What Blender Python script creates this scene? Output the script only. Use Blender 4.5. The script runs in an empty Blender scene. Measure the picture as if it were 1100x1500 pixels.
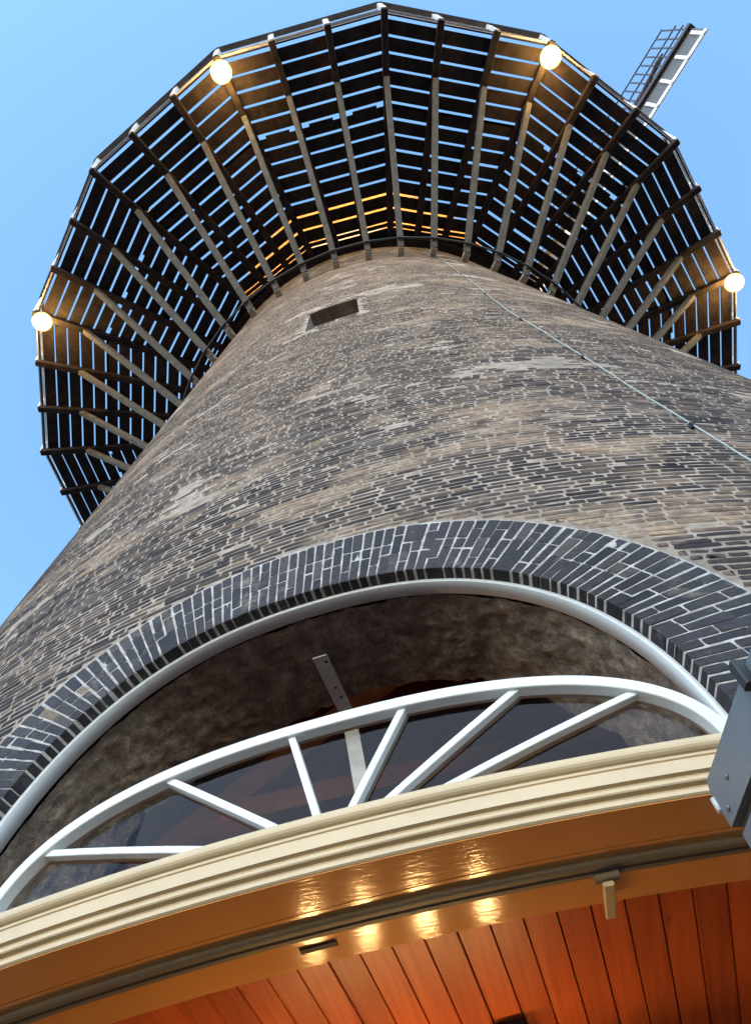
import bpy, math, random
import numpy as np
from mathutils import Matrix, Vector

random.seed(7)
rng = np.random.default_rng(11)
scene = bpy.context.scene
ZO = 1.6                      # eye height: all coordinates below are metres relative to the eye level
COL = scene.collection
rad = math.radians

# ------------------------------------------------------------------ camera
def cam_axes(yaw, pitch, roll):
    cy, sy, cp, sp = math.cos(yaw), math.sin(yaw), math.cos(pitch), math.sin(pitch)
    fwd = np.array([sy*cp, cy*cp, sp]); right = np.array([cy, -sy, 0.0]); up = np.cross(right, fwd)
    c, s = math.cos(roll), math.sin(roll)
    return c*right+s*up, -s*right+c*up, fwd
CAM = np.array([0.0, -7.2936, 0.0])
RIGHT, UP, FWD = cam_axes(-0.1239, 1.0818, -0.1311)
cd = bpy.data.cameras.new('camera'); camo = bpy.data.objects.new('camera', cd); COL.objects.link(camo)
cd.sensor_fit = 'HORIZONTAL'; cd.sensor_width = 36.0; cd.lens = 36.0*1073.6/1100.0
cd.shift_x = 0.0044; cd.shift_y = -0.0015; cd.clip_start = 0.05; cd.clip_end = 2000
m = Matrix(((RIGHT[0], UP[0], -FWD[0], 0), (RIGHT[1], UP[1], -FWD[1], 0), (RIGHT[2], UP[2], -FWD[2], 0), (0, 0, 0, 1)))
camo.matrix_world = Matrix.Translation(Vector((CAM[0], CAM[1], CAM[2]+ZO))) @ m
scene.camera = camo
def pix_dir(u, v):
    d = (u-545.2)/1073.6*RIGHT - (v-748.4)/1073.6*UP + FWD
    return d/np.linalg.norm(d)
def px_z(u, v, z): d = pix_dir(u, v); return CAM + d*(z/d[2])

# ------------------------------------------------------------------ sky, sun, exposure
SUN_EL, SUN_AZ = rad(24), rad(188)        # azimuth clockwise from +Y
w = bpy.data.worlds.new('World'); scene.world = w; w.use_nodes = True
nt = w.node_tree; nt.nodes.clear()
sky = nt.nodes.new('ShaderNodeTexSky'); sky.sky_type = 'NISHITA'; sky.sun_disc = False
sky.sun_elevation = SUN_EL; sky.sun_rotation = SUN_AZ; sky.air_density = 1.0; sky.dust_density = 0.15; sky.ozone_density = 1.0
bg = nt.nodes.new('ShaderNodeBackground'); bg.inputs['Strength'].default_value = 0.15
out = nt.nodes.new('ShaderNodeOutputWorld')
hs = nt.nodes.new('ShaderNodeHueSaturation'); hs.inputs['Saturation'].default_value = 1.12; hs.inputs['Value'].default_value = 1.0; hs.inputs['Hue'].default_value = 0.492
nt.links.new(sky.outputs[0], hs.inputs['Color']); nt.links.new(hs.outputs[0], bg.inputs[0]); nt.links.new(bg.outputs[0], out.inputs[0])
sl = bpy.data.lights.new('sun', 'SUN'); sl.energy = 0.5; sl.angle = rad(75); sl.color = (1.0, 0.97, 0.95)
so = bpy.data.objects.new('sun', sl); COL.objects.link(so)
sd = Vector((math.sin(SUN_AZ)*math.cos(SUN_EL), math.cos(SUN_AZ)*math.cos(SUN_EL), math.sin(SUN_EL)))
so.rotation_euler = sd.to_track_quat('Z', 'Y').to_euler(); so.location = (0, -20, 40)
vs = scene.view_settings; vs.view_transform = 'Standard'; vs.look = 'None'; vs.exposure = 1.95; vs.gamma = 1.0
vs.use_curve_mapping = False

# ------------------------------------------------------------------ material helpers
def mat(name):
    m = bpy.data.materials.new(name); m.use_nodes = True
    return m, m.node_tree, m.node_tree.nodes['Principled BSDF']
def nd(nt, t, **kw):
    n = nt.nodes.new(t)
    for k, v in kw.items(): setattr(n, k, v)
    return n
def noise(nt, vec, scale, detail=4.0, rough=0.55):
    n = nd(nt, 'ShaderNodeTexNoise'); n.inputs['Scale'].default_value = scale
    n.inputs['Detail'].default_value = detail; n.inputs['Roughness'].default_value = rough
    nt.links.new(vec, n.inputs['Vector']); return n.outputs['Fac']
def ramp(nt, fac, stops, interp='LINEAR'):
    r = nd(nt, 'ShaderNodeValToRGB'); r.color_ramp.interpolation = interp
    els = r.color_ramp.elements
    while len(els) < len(stops): els.new(0.5)
    for e, (p, c) in zip(els, stops):
        e.position = p; e.color = (c[0], c[1], c[2], 1) if not isinstance(c, (int, float)) else (c, c, c, 1)
    nt.links.new(fac, r.inputs[0]); return r.outputs[0]
def mixc(nt, fac, a, b, mode='MIX'):
    x = nd(nt, 'ShaderNodeMix', data_type='RGBA', blend_type=mode)
    for sock, v in ((x.inputs[0], fac), (x.inputs[6], a), (x.inputs[7], b)):
        if hasattr(v, 'is_output'): nt.links.new(v, sock)
        elif isinstance(v, (int, float)): sock.default_value = v
        else: sock.default_value = (v[0], v[1], v[2], 1)
    return x.outputs[2]
def mth(nt, op, a, b=0.0, clamp=False):
    x = nd(nt, 'ShaderNodeMath', operation=op); x.use_clamp = clamp
    for sock, v in ((x.inputs[0], a), (x.inputs[1], b)):
        if hasattr(v, 'is_output'): nt.links.new(v, sock)
        else: sock.default_value = v
    return x.outputs[0]
def pos(nt, sx=1, sy=1, sz=1):
    g = nd(nt, 'ShaderNodeNewGeometry'); mp = nd(nt, 'ShaderNodeMapping'); mp.inputs['Scale'].default_value = (sx, sy, sz)
    nt.links.new(g.outputs['Position'], mp.inputs[0]); return mp.outputs[0]
def objc(nt, sx=1, sy=1, sz=1):
    g = nd(nt, 'ShaderNodeTexCoord'); mp = nd(nt, 'ShaderNodeMapping'); mp.inputs['Scale'].default_value = (sx, sy, sz)
    nt.links.new(g.outputs['Object'], mp.inputs[0]); return mp.outputs[0]
def bump(nt, bsdf, h, strength, dist):
    b = nd(nt, 'ShaderNodeBump'); b.inputs['Strength'].default_value = strength; b.inputs['Distance'].default_value = dist
    nt.links.new(h, b.inputs['Height']); nt.links.new(b.outputs[0], bsdf.inputs['Normal'])
def setc(nt, b, c):
    if hasattr(c, 'is_output'): nt.links.new(c, b.inputs['Base Color'])
    else: b.inputs['Base Color'].default_value = (c[0], c[1], c[2], 1)

def patch_mask(nt):
    """lime wash / weathering patches, stretched along the courses"""
    p = pos(nt, 0.75, 0.75, 1.35)
    n1 = noise(nt, p, 1.25, 6.0, 0.62)
    n2 = noise(nt, pos(nt, 1.2, 1.2, 4.0), 2.2, 5.0, 0.6)
    f = mth(nt, 'ADD', mth(nt, 'MULTIPLY', n1, 0.72), mth(nt, 'MULTIPLY', n2, 0.28))
    return f
def height(nt, z0, z1):
    g = nd(nt, 'ShaderNodeNewGeometry'); s = nd(nt, 'ShaderNodeSeparateXYZ'); nt.links.new(g.outputs['Position'], s.inputs[0])
    mr = nd(nt, 'ShaderNodeMapRange'); mr.inputs[1].default_value = z0; mr.inputs[2].default_value = z1
    nt.links.new(s.outputs[2], mr.inputs[0]); return mr.outputs[0]

def make_brick(name, dark=False):
    m, nt, b = mat(name)
    a = nd(nt, 'ShaderNodeAttribute', attribute_name='rnd')
    if dark:
        col = ramp(nt, a.outputs['Fac'], [(0.0, (0.024, 0.022, 0.026)), (0.3, (0.046, 0.041, 0.046)), (0.55, (0.040, 0.036, 0.038)),
                                          (0.72, (0.062, 0.053, 0.054)), (0.9, (0.105, 0.082, 0.070)), (1.0, (0.20, 0.14, 0.09))])
    else:
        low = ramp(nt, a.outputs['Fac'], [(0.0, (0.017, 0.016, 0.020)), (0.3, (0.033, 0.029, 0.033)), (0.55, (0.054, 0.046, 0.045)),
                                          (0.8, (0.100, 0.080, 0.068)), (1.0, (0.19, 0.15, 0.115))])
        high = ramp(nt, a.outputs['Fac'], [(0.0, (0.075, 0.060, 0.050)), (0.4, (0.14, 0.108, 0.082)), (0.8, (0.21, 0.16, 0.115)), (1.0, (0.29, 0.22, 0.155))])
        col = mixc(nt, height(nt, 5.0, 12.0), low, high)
    fine = noise(nt, pos(nt), 60.0, 5.0, 0.65)
    col = mixc(nt, 0.55, col, ramp(nt, fine, [(0.3, 0.40), (0.7, 1.6)]), 'MULTIPLY')
    if dark:
        pm = ramp(nt, noise(nt, pos(nt), 7.5, 6.0, 0.68), [(0.57, 0.0), (0.78, 0.6)])
    else:
        pm = ramp(nt, patch_mask(nt), [(0.52, 0.0), (0.61, 0.9)])
    edge = ramp(nt, noise(nt, pos(nt), 28.0, 4.0, 0.6), [(0.35, 0.45), (0.6, 1.0)])
    pm = mth(nt, 'MULTIPLY', pm, edge)
    lime = mixc(nt, noise(nt, pos(nt), 9.0, 4.0), (0.25, 0.19, 0.135), (0.46, 0.36, 0.275))
    col = mixc(nt, pm, col, lime)
    soot = ramp(nt, noise(nt, pos(nt, 1, 1, 0.7), 2.1, 5.0, 0.6), [(0.3, 0.62), (0.6, 1.05)])
    col = mixc(nt, 1.0, col, soot, 'MULTIPLY')
    if not dark: col = mixc(nt, 1.0, col, (1.22, 1.07, 0.96), 'MULTIPLY')
    setc(nt, b, col); b.inputs['Roughness'].default_value = 0.75 if dark else 0.86
    b.inputs['Specular IOR Level'].default_value = 0.22
    bump(nt, b, noise(nt, pos(nt), 110.0, 6.0, 0.7), 0.9, 0.007)
    return m
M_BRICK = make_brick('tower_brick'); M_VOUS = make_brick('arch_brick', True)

def simple(name, c, rough=0.6, metal=0.0, var=0.25, scale=8.0, bump_s=0.0, bump_scale=60.0, spec=0.5, stretch=(1, 1, 1), dirt=None):
    m, nt, b = mat(name)
    n = noise(nt, objc(nt, *stretch), scale, 5.0, 0.6)
    lo = tuple(x*(1-var) for x in c); hi = tuple(min(1, x*(1+var)) for x in c)
    col = ramp(nt, n, [(0.3, lo), (0.7, hi)])
    if dirt:
        dm = ramp(nt, noise(nt, pos(nt), dirt[1], 6.0, 0.65), [(dirt[2], 0.0), (dirt[2]+0.15, dirt[3])])
        col = mixc(nt, dm, col, dirt[0])
    setc(nt, b, col); b.inputs['Roughness'].default_value = rough; b.inputs['Metallic'].default_value = metal
    b.inputs['Specular IOR Level'].default_value = spec
    if bump_s: bump(nt, b, noise(nt, objc(nt, *stretch), bump_scale, 5.0, 0.6), bump_s, 0.004)
    return m
# mortar
M_MORTAR, nt, b = mat('mortar')
c0 = ramp(nt, noise(nt, pos(nt), 14.0, 5.0, 0.65), [(0.3, (0.26, 0.192, 0.14)), (0.7, (0.56, 0.44, 0.345))])
c1 = mixc(nt, ramp(nt, noise(nt, pos(nt), 1.6, 4.0), [(0.45, 0.0), (0.7, 0.55)]), c0, (0.15, 0.13, 0.115))
setc(nt, b, c1); b.inputs['Roughness'].default_value = 0.95; bump(nt, b, mth(nt, 'ADD', noise(nt, pos(nt, 1, 1, 2.2), 26.0, 6.0, 0.72), mth(nt, 'MULTIPLY', noise(nt, pos(nt), 120.0, 5.0, 0.7), 0.35)), 1.0, 0.02)
M_WMORTAR, nt, b = mat('white_mortar')
c0 = ramp(nt, noise(nt, pos(nt), 22.0, 5.0, 0.65), [(0.3, (0.20, 0.175, 0.155)), (0.7, (0.50, 0.45, 0.41))])
setc(nt, b, c0); b.inputs['Roughness'].default_value = 0.95; bump(nt, b, noise(nt, pos(nt), 120.0, 6.0, 0.7), 0.7, 0.005)
# rough vault plaster over brick
M_VAULT, nt, b = mat('rough_vault')
c0 = ramp(nt, noise(nt, pos(nt), 15.0, 10.0, 0.76), [(0.32, (0.11, 0.077, 0.057)), (0.5, (0.31, 0.22, 0.16)), (0.68, (0.66, 0.50, 0.36))])
c0 = mixc(nt, ramp(nt, noise(nt, pos(nt), 55.0, 6.0, 0.7), [(0.60, 0.0), (0.68, 0.7)]), c0, (0.55, 0.45, 0.35))
setc(nt, b, c0); b.inputs['Roughness'].default_value = 0.95; bump(nt, b, noise(nt, pos(nt), 30.0, 8.0, 0.75), 1.0, 0.035)
M_WHITE = simple('white_gloss_paint', (0.60, 0.60, 0.595), 0.62, var=0.05, scale=3.0, bump_s=0.05, bump_scale=25, dirt=((0.42, 0.40, 0.36), 9.0, 0.58, 0.35))
M_CREAM = simple('cream_paint', (0.50, 0.365, 0.215), 0.45, var=0.07, scale=5.0, bump_s=0.10, bump_scale=30, dirt=((0.34, 0.25, 0.13), 14.0, 0.60, 0.35))
M_GREY = simple('grey_door_paint', (0.13, 0.145, 0.165), 0.30, var=0.12, scale=4.0, bump_s=0.06, bump_scale=30)
M_DARKGAP = simple('dark_gap_brown', (0.035, 0.026, 0.022), 0.7, var=0.3)
M_STEEL = simple('galvanised_steel', (0.50, 0.49, 0.47), 0.5, metal=0.1, var=0.2, scale=16.0)
M_IRON = simple('black_iron', (0.014, 0.014, 0.016), 0.6, var=0.3)
M_TAR = simple('tarred_wood', (0.028, 0.020, 0.021), 0.85, var=0.55, scale=5.0, bump_s=0.4, bump_scale=20, spec=0.2)
M_STRUT = simple('weathered_timber', (0.115, 0.102, 0.090), 0.8, var=0.3, scale=6.0, bump_s=0.3, bump_scale=18, spec=0.25)
M_RAIL = simple('rail_timber', (0.24, 0.185, 0.15), 0.75, var=0.3, scale=5.0, bump_s=0.2)
M_POST = simple('grey_white_painted_post', (0.62, 0.58, 0.56), 0.55, var=0.15, scale=9.0, dirt=((0.30, 0.26, 0.23), 9.0, 0.55, 0.6))
M_STONE = simple('corbel_stone', (0.33, 0.28, 0.22), 0.9, var=0.25, scale=14.0, bump_s=0.5)
M_REVEAL = simple('window_reveal', (0.16, 0.13, 0.105), 0.95, var=0.3, scale=12.0, bump_s=0.5)
M_TRACK = simple('taupe_rail_paint', (0.17, 0.125, 0.075), 0.6, var=0.12, scale=7.0)
M_LATH = simple('sail_lath_paint', (0.030, 0.028, 0.035), 0.6, var=0.3)
M_SAILB = simple('sail_board_grey', (0.085, 0.09, 0.095), 0.6, var=0.15)
M_SAILW = simple('sail_white_paint', (0.78, 0.77, 0.75), 0.5, var=0.05)
M_CLOTH = simple('rolled_sailcloth', (0.050, 0.030, 0.035), 0.9, var=0.3)
M_INT = simple('interior_red_brown', (0.10, 0.022, 0.016), 0.7, var=0.35, scale=3.0)
M_INTW = simple('interior_dark_wall', (0.055, 0.035, 0.026), 0.9, var=0.4, scale=5.0, bump_s=0.5)
M_BEAM = simple('interior_beam_wood', (0.30, 0.12, 0.05), 0.7, var=0.25, scale=5.0)
M_CABLE = simple('green_grey_cable', (0.34, 0.38, 0.35), 0.6, var=0.15, scale=12.0)
M_CAP = simple('brown_cap_boards', (0.20, 0.13, 0.08), 0.85, var=0.35)
M_BOX = simple('dark_metal_box', (0.02, 0.016, 0.014), 0.5, var=0.2)
# glossy brown soffit paint, brushed by hand
M_BROWN, nt, b = mat('glossy_brown_paint')
c0 = ramp(nt, noise(nt, pos(nt), 3.0, 4.0), [(0.3, (0.60, 0.25, 0.062)), (0.7, (0.68, 0.29, 0.078))])
setc(nt, b, c0); b.inputs['Roughness'].default_value = 0.14; b.inputs['Specular IOR Level'].default_value = 0.55
b1 = nd(nt, 'ShaderNodeBump'); b1.inputs['Strength'].default_value = 0.16; b1.inputs['Distance'].default_value = 0.0035
nt.links.new(noise(nt, pos(nt, 20, 140, 20), 1.0, 3.0, 0.5), b1.inputs['Height']); nt.links.new(b1.outputs[0], b.inputs['Normal'])
# varnished planks
M_PLANK, nt, b = mat('varnished_red_planks')
oi = nd(nt, 'ShaderNodeObjectInfo')
g = noise(nt, pos(nt, 55, 2.5, 10), 1.0, 5.0, 0.6)
c0 = ramp(nt, g, [(0.25, (0.34, 0.055, 0.010)), (0.5, (0.48, 0.088, 0.015)), (0.75, (0.58, 0.125, 0.023))])
kn = nd(nt, 'ShaderNodeTexVoronoi'); kn.inputs['Scale'].default_value = 1.0; nt.links.new(pos(nt, 9, 4.5, 1), kn.inputs['Vector'])
c0 = mixc(nt, ramp(nt, kn.outputs['Distance'], [(0.03, 0.5), (0.09, 0.0)]), c0, (0.07, 0.018, 0.006))
c0 = mixc(nt, 1.0, c0, ramp(nt, oi.outputs['Random'], [(0, 0.78), (1, 1.15)]), 'MULTIPLY')
setc(nt, b, c0); b.inputs['Roughness'].default_value = 0.42; bump(nt, b, g, 0.15, 0.003)
# ground
M_GROUND, nt, b = mat('paving')
br = nd(nt, 'ShaderNodeTexBrick'); br.inputs['Scale'].default_value = 1.0
br.inputs['Color1'].default_value = (0.095, 0.065, 0.052, 1); br.inputs['Color2'].default_value = (0.07, 0.052, 0.044, 1); br.inputs['Mortar'].default_value = (0.07, 0.065, 0.055, 1)
br.inputs['Brick Width'].default_value = 0.2; br.inputs['Row Height'].default_value = 0.07; br.inputs['Mortar Size'].default_value = 0.006
nt.links.new(pos(nt), br.inputs['Vector'])
setc(nt, b, mixc(nt, 0.6, br.outputs['Color'], ramp(nt, noise(nt, pos(nt), 0.8, 5.0), [(0.3, 0.6), (0.7, 1.3)]), 'MULTIPLY')); b.inputs['Roughness'].default_value = 0.85
# thin window glass
M_GLASS, nt, b = mat('window_glass'); nt.nodes.remove(b)
tr = nd(nt, 'ShaderNodeBsdfTransparent'); tr.inputs[0].default_value = (0.78, 0.76, 0.73, 1)
gl = nd(nt, 'ShaderNodeBsdfGlossy'); gl.inputs['Roughness'].default_value = 0.02
fr = nd(nt, 'ShaderNodeFresnel'); fr.inputs[0].default_value = 1.30; mx = nd(nt, 'ShaderNodeMixShader')
nt.links.new(fr.outputs[0], mx.inputs[0]); nt.links.new(tr.outputs[0], mx.inputs[1]); nt.links.new(gl.outputs[0], mx.inputs[2])
nt.links.new(mx.outputs[0], nt.nodes['Material Output'].inputs[0])
def emis(name, c, s):
    m, nt, b = mat(name); b.inputs['Base Color'].default_value = (0.8, 0.8, 0.75, 1)
    b.inputs['Emission Color'].default_value = (*c, 1); b.inputs['Emission Strength'].default_value = s; return m
M_LAMP = emis('lit_globe', (1.0, 0.66, 0.26), 30.0)
M_GLOW, nt, b = mat('amber_glow'); nt.nodes.remove(b)
tr = nd(nt, 'ShaderNodeBsdfTransparent'); tr.inputs[0].default_value = (1.0, 0.90, 0.62, 1)
em = nd(nt, 'ShaderNodeEmission'); em.inputs[0].default_value = (1.0, 0.62, 0.20, 1); em.inputs[1].default_value = 0.45  # see-through shell with its own faint glow, imitates the lamps' halo
ad = nd(nt, 'ShaderNodeAddShader'); nt.links.new(tr.outputs[0], ad.inputs[0]); nt.links.new(em.outputs[0], ad.inputs[1]); nt.links.new(ad.outputs[0], nt.nodes['Material Output'].inputs[0])
M_BULB = emis('lit_bulb', (1.0, 0.62, 0.22), 45.0)

# ------------------------------------------------------------------ object helpers (everything in eye-relative metres)
ORG = {}
def empty(name, x, y, z, label=None, cat=None, kind=None, group=None):
    o = bpy.data.objects.new(name, None); COL.objects.link(o); o.location = (x, y, z+ZO); ORG[o] = np.array([x, y, z])
    o.empty_display_size = 0.2
    tag(o, label, cat, kind, group); return o
def tag(o, label=None, cat=None, kind=None, group=None):
    if label: o['label'] = label
    if cat: o['category'] = cat
    if kind: o['kind'] = kind
    if group: o['group'] = group
    return o
def mk(name, V, F, mt, parent=None, smooth=False, rnd=None):
    V = np.asarray(V, float)
    org = np.zeros(3)
    top = parent
    while top is not None and top not in ORG: top = top.parent
    if top is not None: org = ORG[top]
    W = V - org
    if top is None: W = V + np.array([0, 0, ZO])
    me = bpy.data.meshes.new(name)
    if isinstance(F, np.ndarray):
        n, k = F.shape
        me.vertices.add(len(W)); me.vertices.foreach_set('co', W.ravel())
        me.loops.add(n*k); me.loops.foreach_set('vertex_index', F.ravel().astype(np.int32))
        me.polygons.add(n); me.polygons.foreach_set('loop_start', np.arange(0, n*k, k, dtype=np.int32))
        me.update(calc_edges=True); me.validate()
    else:
        me.from_pydata([tuple(p) for p in W], [], [tuple(f) for f in F])
    if rnd is not None:
        at = me.attributes.new('rnd', 'FLOAT', 'POINT'); at.data.foreach_set('value', np.asarray(rnd, np.float32))
    if smooth: me.polygons.foreach_set('use_smooth', np.ones(len(me.polygons), bool))
    me.materials.append(mt)
    o = bpy.data.objects.new(name, me); COL.objects.link(o)
    if parent is not None: o.parent = parent
    return o
BOXF = [(0, 3, 2, 1), (4, 5, 6, 7), (0, 1, 5, 4), (1, 2, 6, 5), (2, 3, 7, 6), (3, 0, 4, 7)]
def boxv(c, ax, ay, az, hx, hy, hz):
    c, ax, ay, az = (np.asarray(q, float) for q in (c, ax, ay, az))
    s = [(-1, -1, -1), (1, -1, -1), (1, 1, -1), (-1, 1, -1), (-1, -1, 1), (1, -1, 1), (1, 1, 1), (-1, 1, 1)]
    return [c+a*hx*ax+b_*hy*ay+d*hz*az for a, b_, d in s]
def unit(v): v = np.asarray(v, float); return v/np.linalg.norm(v)
def bar(name, p, q, wdt, hgt, upv, mt, parent, bev=0.0):
    """rectangular bar p->q, hgt along upv"""
    p, q = np.asarray(p, float), np.asarray(q, float)
    d = unit(q-p); s = unit(np.cross(d, upv)); u = np.cross(s, d)
    L = np.linalg.norm(q-p)/2; c = (p+q)/2
    if bev <= 0: return mk(name, boxv(c, d, s, u, L, wdt/2, hgt/2), BOXF, mt, parent)
    a, h = wdt/2, hgt/2
    prof = [(-a+bev, -h), (a-bev, -h), (a, -h+bev), (a, h-bev), (a-bev, h), (-a+bev, h), (-a, h-bev), (-a, -h+bev)]
    V = [p+s*x+u*y for x, y in prof]+[q+s*x+u*y for x, y in prof]
    F = [(i, (i+1) % 8, 8+(i+1) % 8, 8+i) for i in range(8)]+[tuple(range(7, -1, -1)), tuple(range(8, 16))]
    return mk(name, V, F, mt, parent)
def tube(name, pts, r, mt, parent, n=8, radii=None):
    pts = [np.asarray(p, float) for p in pts]; V = []; F = []
    prev = None
    for i, p in enumerate(pts):
        d = unit(pts[min(i+1, len(pts)-1)]-pts[max(i-1, 0)])
        ref = np.array([0, 0, 1.0]) if abs(d[2]) < 0.9 else np.array([1.0, 0, 0])
        s = unit(np.cross(d, ref)); u = np.cross(s, d); rr = radii[i] if radii else r
        for k in range(n):
            a = 2*math.pi*k/n; V.append(p+rr*(math.cos(a)*s+math.sin(a)*u))
    for i in range(len(pts)-1):
        for k in range(n): F.append((i*n+k, i*n+(k+1) % n, (i+1)*n+(k+1) % n, (i+1)*n+k))
    F.append(tuple(range(n-1, -1, -1))); F.append(tuple(range((len(pts)-1)*n, len(pts)*n)))
    return mk(name, V, F, mt, parent, smooth=True)
def globe(name, c, r, mt, parent, nu=20, nv=12, zs=1.0):
    V = []; F = []
    for j in range(nv+1):
        t = math.pi*j/nv
        for i in range(nu):
            a = 2*math.pi*i/nu; V.append((c[0]+r*math.sin(t)*math.cos(a), c[1]+r*math.sin(t)*math.sin(a), c[2]+r*zs*math.cos(t)))
    for j in range(nv):
        for i in range(nu): F.append((j*nu+i, (j+1)*nu+i, (j+1)*nu+(i+1) % nu, j*nu+(i+1) % nu))
    return mk(name, V, F, mt, parent, smooth=True)
def point(name, c, watt, col, r=0.05):
    l = bpy.data.lights.new(name, 'POINT'); l.energy = watt; l.color = col; l.shadow_soft_size = r
    o = bpy.data.objects.new(name, l); COL.objects.link(o); o.location = (c[0], c[1], c[2]+ZO); return o

# ------------------------------------------------------------------ the tower's wall surface
AX = -0.0745; R0, KK, RS = 5.988, 0.0788, 5.83
def wr(z): z = np.asarray(z, float); return R0-KK*z+0.0011*np.clip(z-6, 0, 30)**1.5*0.55
def W(s, z, off=0.0):
    """point on the wall: s = arc metres from the axis of the picture, z = height, off = outwards"""
    s, z, off = np.broadcast_arrays(np.asarray(s, float), np.asarray(z, float), np.asarray(off, float))
    a = s/RS; r = wr(z)+off
    return np.stack([AX+r*np.sin(a), -r*np.cos(a), z], -1)
def CY(r, s, z):
    a = np.asarray(s, float)/RS
    return np.stack(np.broadcast_arrays(AX+r*np.sin(a), -r*np.cos(a), np.asarray(z, float)), -1)
# arched opening: basket-handle curve in (s, z)
AS, AZ, AA, AB, AN = -0.42, 1.20, 1.135, 1.13, 2.4
def arch_curve(grow=0.0, zlow=0.55, n=400):
    t = np.linspace(0, math.pi, n)
    c, s = np.cos(t), np.sin(t)
    x = AS+AA*np.sign(c)*np.abs(c)**(2/AN); z = AZ+AB*np.abs(s)**(2/AN)
    P = np.stack([x, z], -1)
    P = np.concatenate([[[AS+AA, zlow]], P, [[AS-AA, zlow]]])
    d = np.r_[0, np.cumsum(np.linalg.norm(np.diff(P, axis=0), axis=1))]
    L = d[-1]; u = np.linspace(0, L, n)
    Q = np.stack([np.interp(u, d, P[:, 0]), np.interp(u, d, P[:, 1])], -1)
    T = np.gradient(Q, axis=0); T /= np.linalg.norm(T, axis=1)[:, None]
    N = np.stack([T[:, 1], -T[:, 0]], -1)
    return Q+N*grow, N, u
Q0, N0, U0 = arch_curve(); ALEN = U0[-1]
def arch(t, q):
    x = np.interp(t, U0, Q0[:, 0])+q*np.interp(t, U0, N0[:, 0]); z = np.interp(t, U0, Q0[:, 1])+q*np.interp(t, U0, N0[:, 1])
    return x, z
def inside_arch(s, z, grow=0.0):
    u = np.abs(s-AS)/(AA+grow); v = np.clip(z-AZ, 0, None)/(AB+grow)
    return (u**AN+v**AN) < 1
VT = 0.375                                     # depth of the voussoir ring
WS0, WS1, WZ0, WZ1 = -0.76, -0.02, 8.62, 9.88  # small window

tower = empty('mill_tower', AX, 0, -ZO, 'tapering dark brick windmill tower with an arched entrance and a small window', 'windmill')
# mortar body of the wall
az = np.unique(np.concatenate([np.linspace(-180, -62, 30), np.arange(-62, 62.01, 0.75), np.linspace(62, 180, 30)]))
zz = np.unique(np.round(np.concatenate([np.arange(-ZO, 4.0, 0.07), np.arange(4.0, 20, 0.21), np.arange(20, 28.01, 1.0), [WZ0, WZ1]]), 3))
sg = np.radians(az)*RS; sg = np.sort(np.r_[sg, WS0, WS1])
S, Z = np.meshgrid(sg, zz); P = W(S, Z, -0.004).reshape(-1, 3)
ns = len(sg); I, J = np.meshgrid(np.arange(ns-1), np.arange(len(zz)-1)); I = I.ravel(); J = J.ravel()
sc = (sg[I]+sg[I+1])/2; zc = (zz[J]+zz[J+1])/2
keep = ~(inside_arch(sc, zc, 0.2)) & ~((sc > WS0) & (sc < WS1) & (zc > WZ0) & (zc < WZ1))
I, J = I[keep], J[keep]
F = np.stack([J*ns+I, J*ns+I+1, (J+1)*ns+I+1, (J+1)*ns+I], -1)
mk('wall', P, F, M_MORTAR, tower, smooth=True)

# ---- bricks
NB = 30
def brick_verts(mapf, a0, a1, b0, b1, front, back, ch=0.004, jit=0.0022, cut=0.008, tilt=1.0, sh=0.0042):
    """worn brick: ten-sided outline, three rings (back, shoulder, face) -> n x 30 x 3"""
    n = len(a0); am = (a0+a1)/2+rng.normal(0, 0.012, n); c = cut*(0.45+0.9*rng.random((8, n)))
    A = np.stack([a0+c[0], am, a1-c[1], a1, a1, a1-c[2], am, a0+c[3], a0, a0], 1)
    B = np.stack([b0, b0, b0, b0+c[4]*0.8, b1-c[5]*0.8, b1, b1, b1, b1-c[6]*0.8, b0+c[7]*0.8], 1)
    A = A+rng.normal(0, jit, A.shape); B = B+rng.normal(0, jit*0.7, B.shape)
    ca, cb = A.mean(1, keepdims=True), B.mean(1, keepdims=True)
    tl = rng.normal(0, 0.03*tilt, (n, 1)); tb = rng.normal(0, 0.05*tilt, (n, 1))
    f = np.asarray(front)[:, None]+tl*(A-ca)+tb*(B-cb)+rng.normal(0, 0.0003, A.shape)
    chv = ch*(0.6+0.9*rng.random(A.shape))
    A2 = A+np.clip(ca-A, -chv, chv); B2 = B+np.clip(cb-B, -chv, chv)
    return np.concatenate([mapf(A, B, np.full(A.shape, back)), mapf(A, B, f-sh), mapf(A2, B2, f)], 1)
BF = np.array([(29, 20, 27, 28), (20, 21, 26, 27), (21, 22, 25, 26), (22, 23, 24, 25)]+[(o+k, o+(k+1) % 10, o+10+(k+1) % 10, o+10+k) for o in (0, 10) for k in range(10)])
def courses():
    out = []
    hc = 0.0400; z = 0.35; i = 0
    smax = rad(62)*RS
    while z < 18.1:
        s = -smax-rng.random()*0.16; zw = rng.normal(0, 0.002)
        while s < smax:
            L = 0.160 if rng.random() < 0.58 else 0.079
            L *= 1+rng.normal(0, 0.06)
            h = hc*(1+rng.normal(0, 0.05))
            out.append((s, s+L-0.0110, z+zw+rng.normal(0, 0.0016), z+zw+h-0.0090))
            s += L
        z += hc; i += 1
    return np.array(out)
C = courses()
cs, cz = (C[:, 0]+C[:, 1])/2, (C[:, 2]+C[:, 3])/2
okm = np.ones(len(C), bool)
fr_ = np.linspace(0, 1, 33)
SS = C[:, :1]+(C[:, 1:2]-C[:, :1])*fr_
cut_ = inside_arch(SS, C[:, 2:3], VT+0.007) | inside_arch(SS, C[:, 3:4], VT+0.007)
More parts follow.
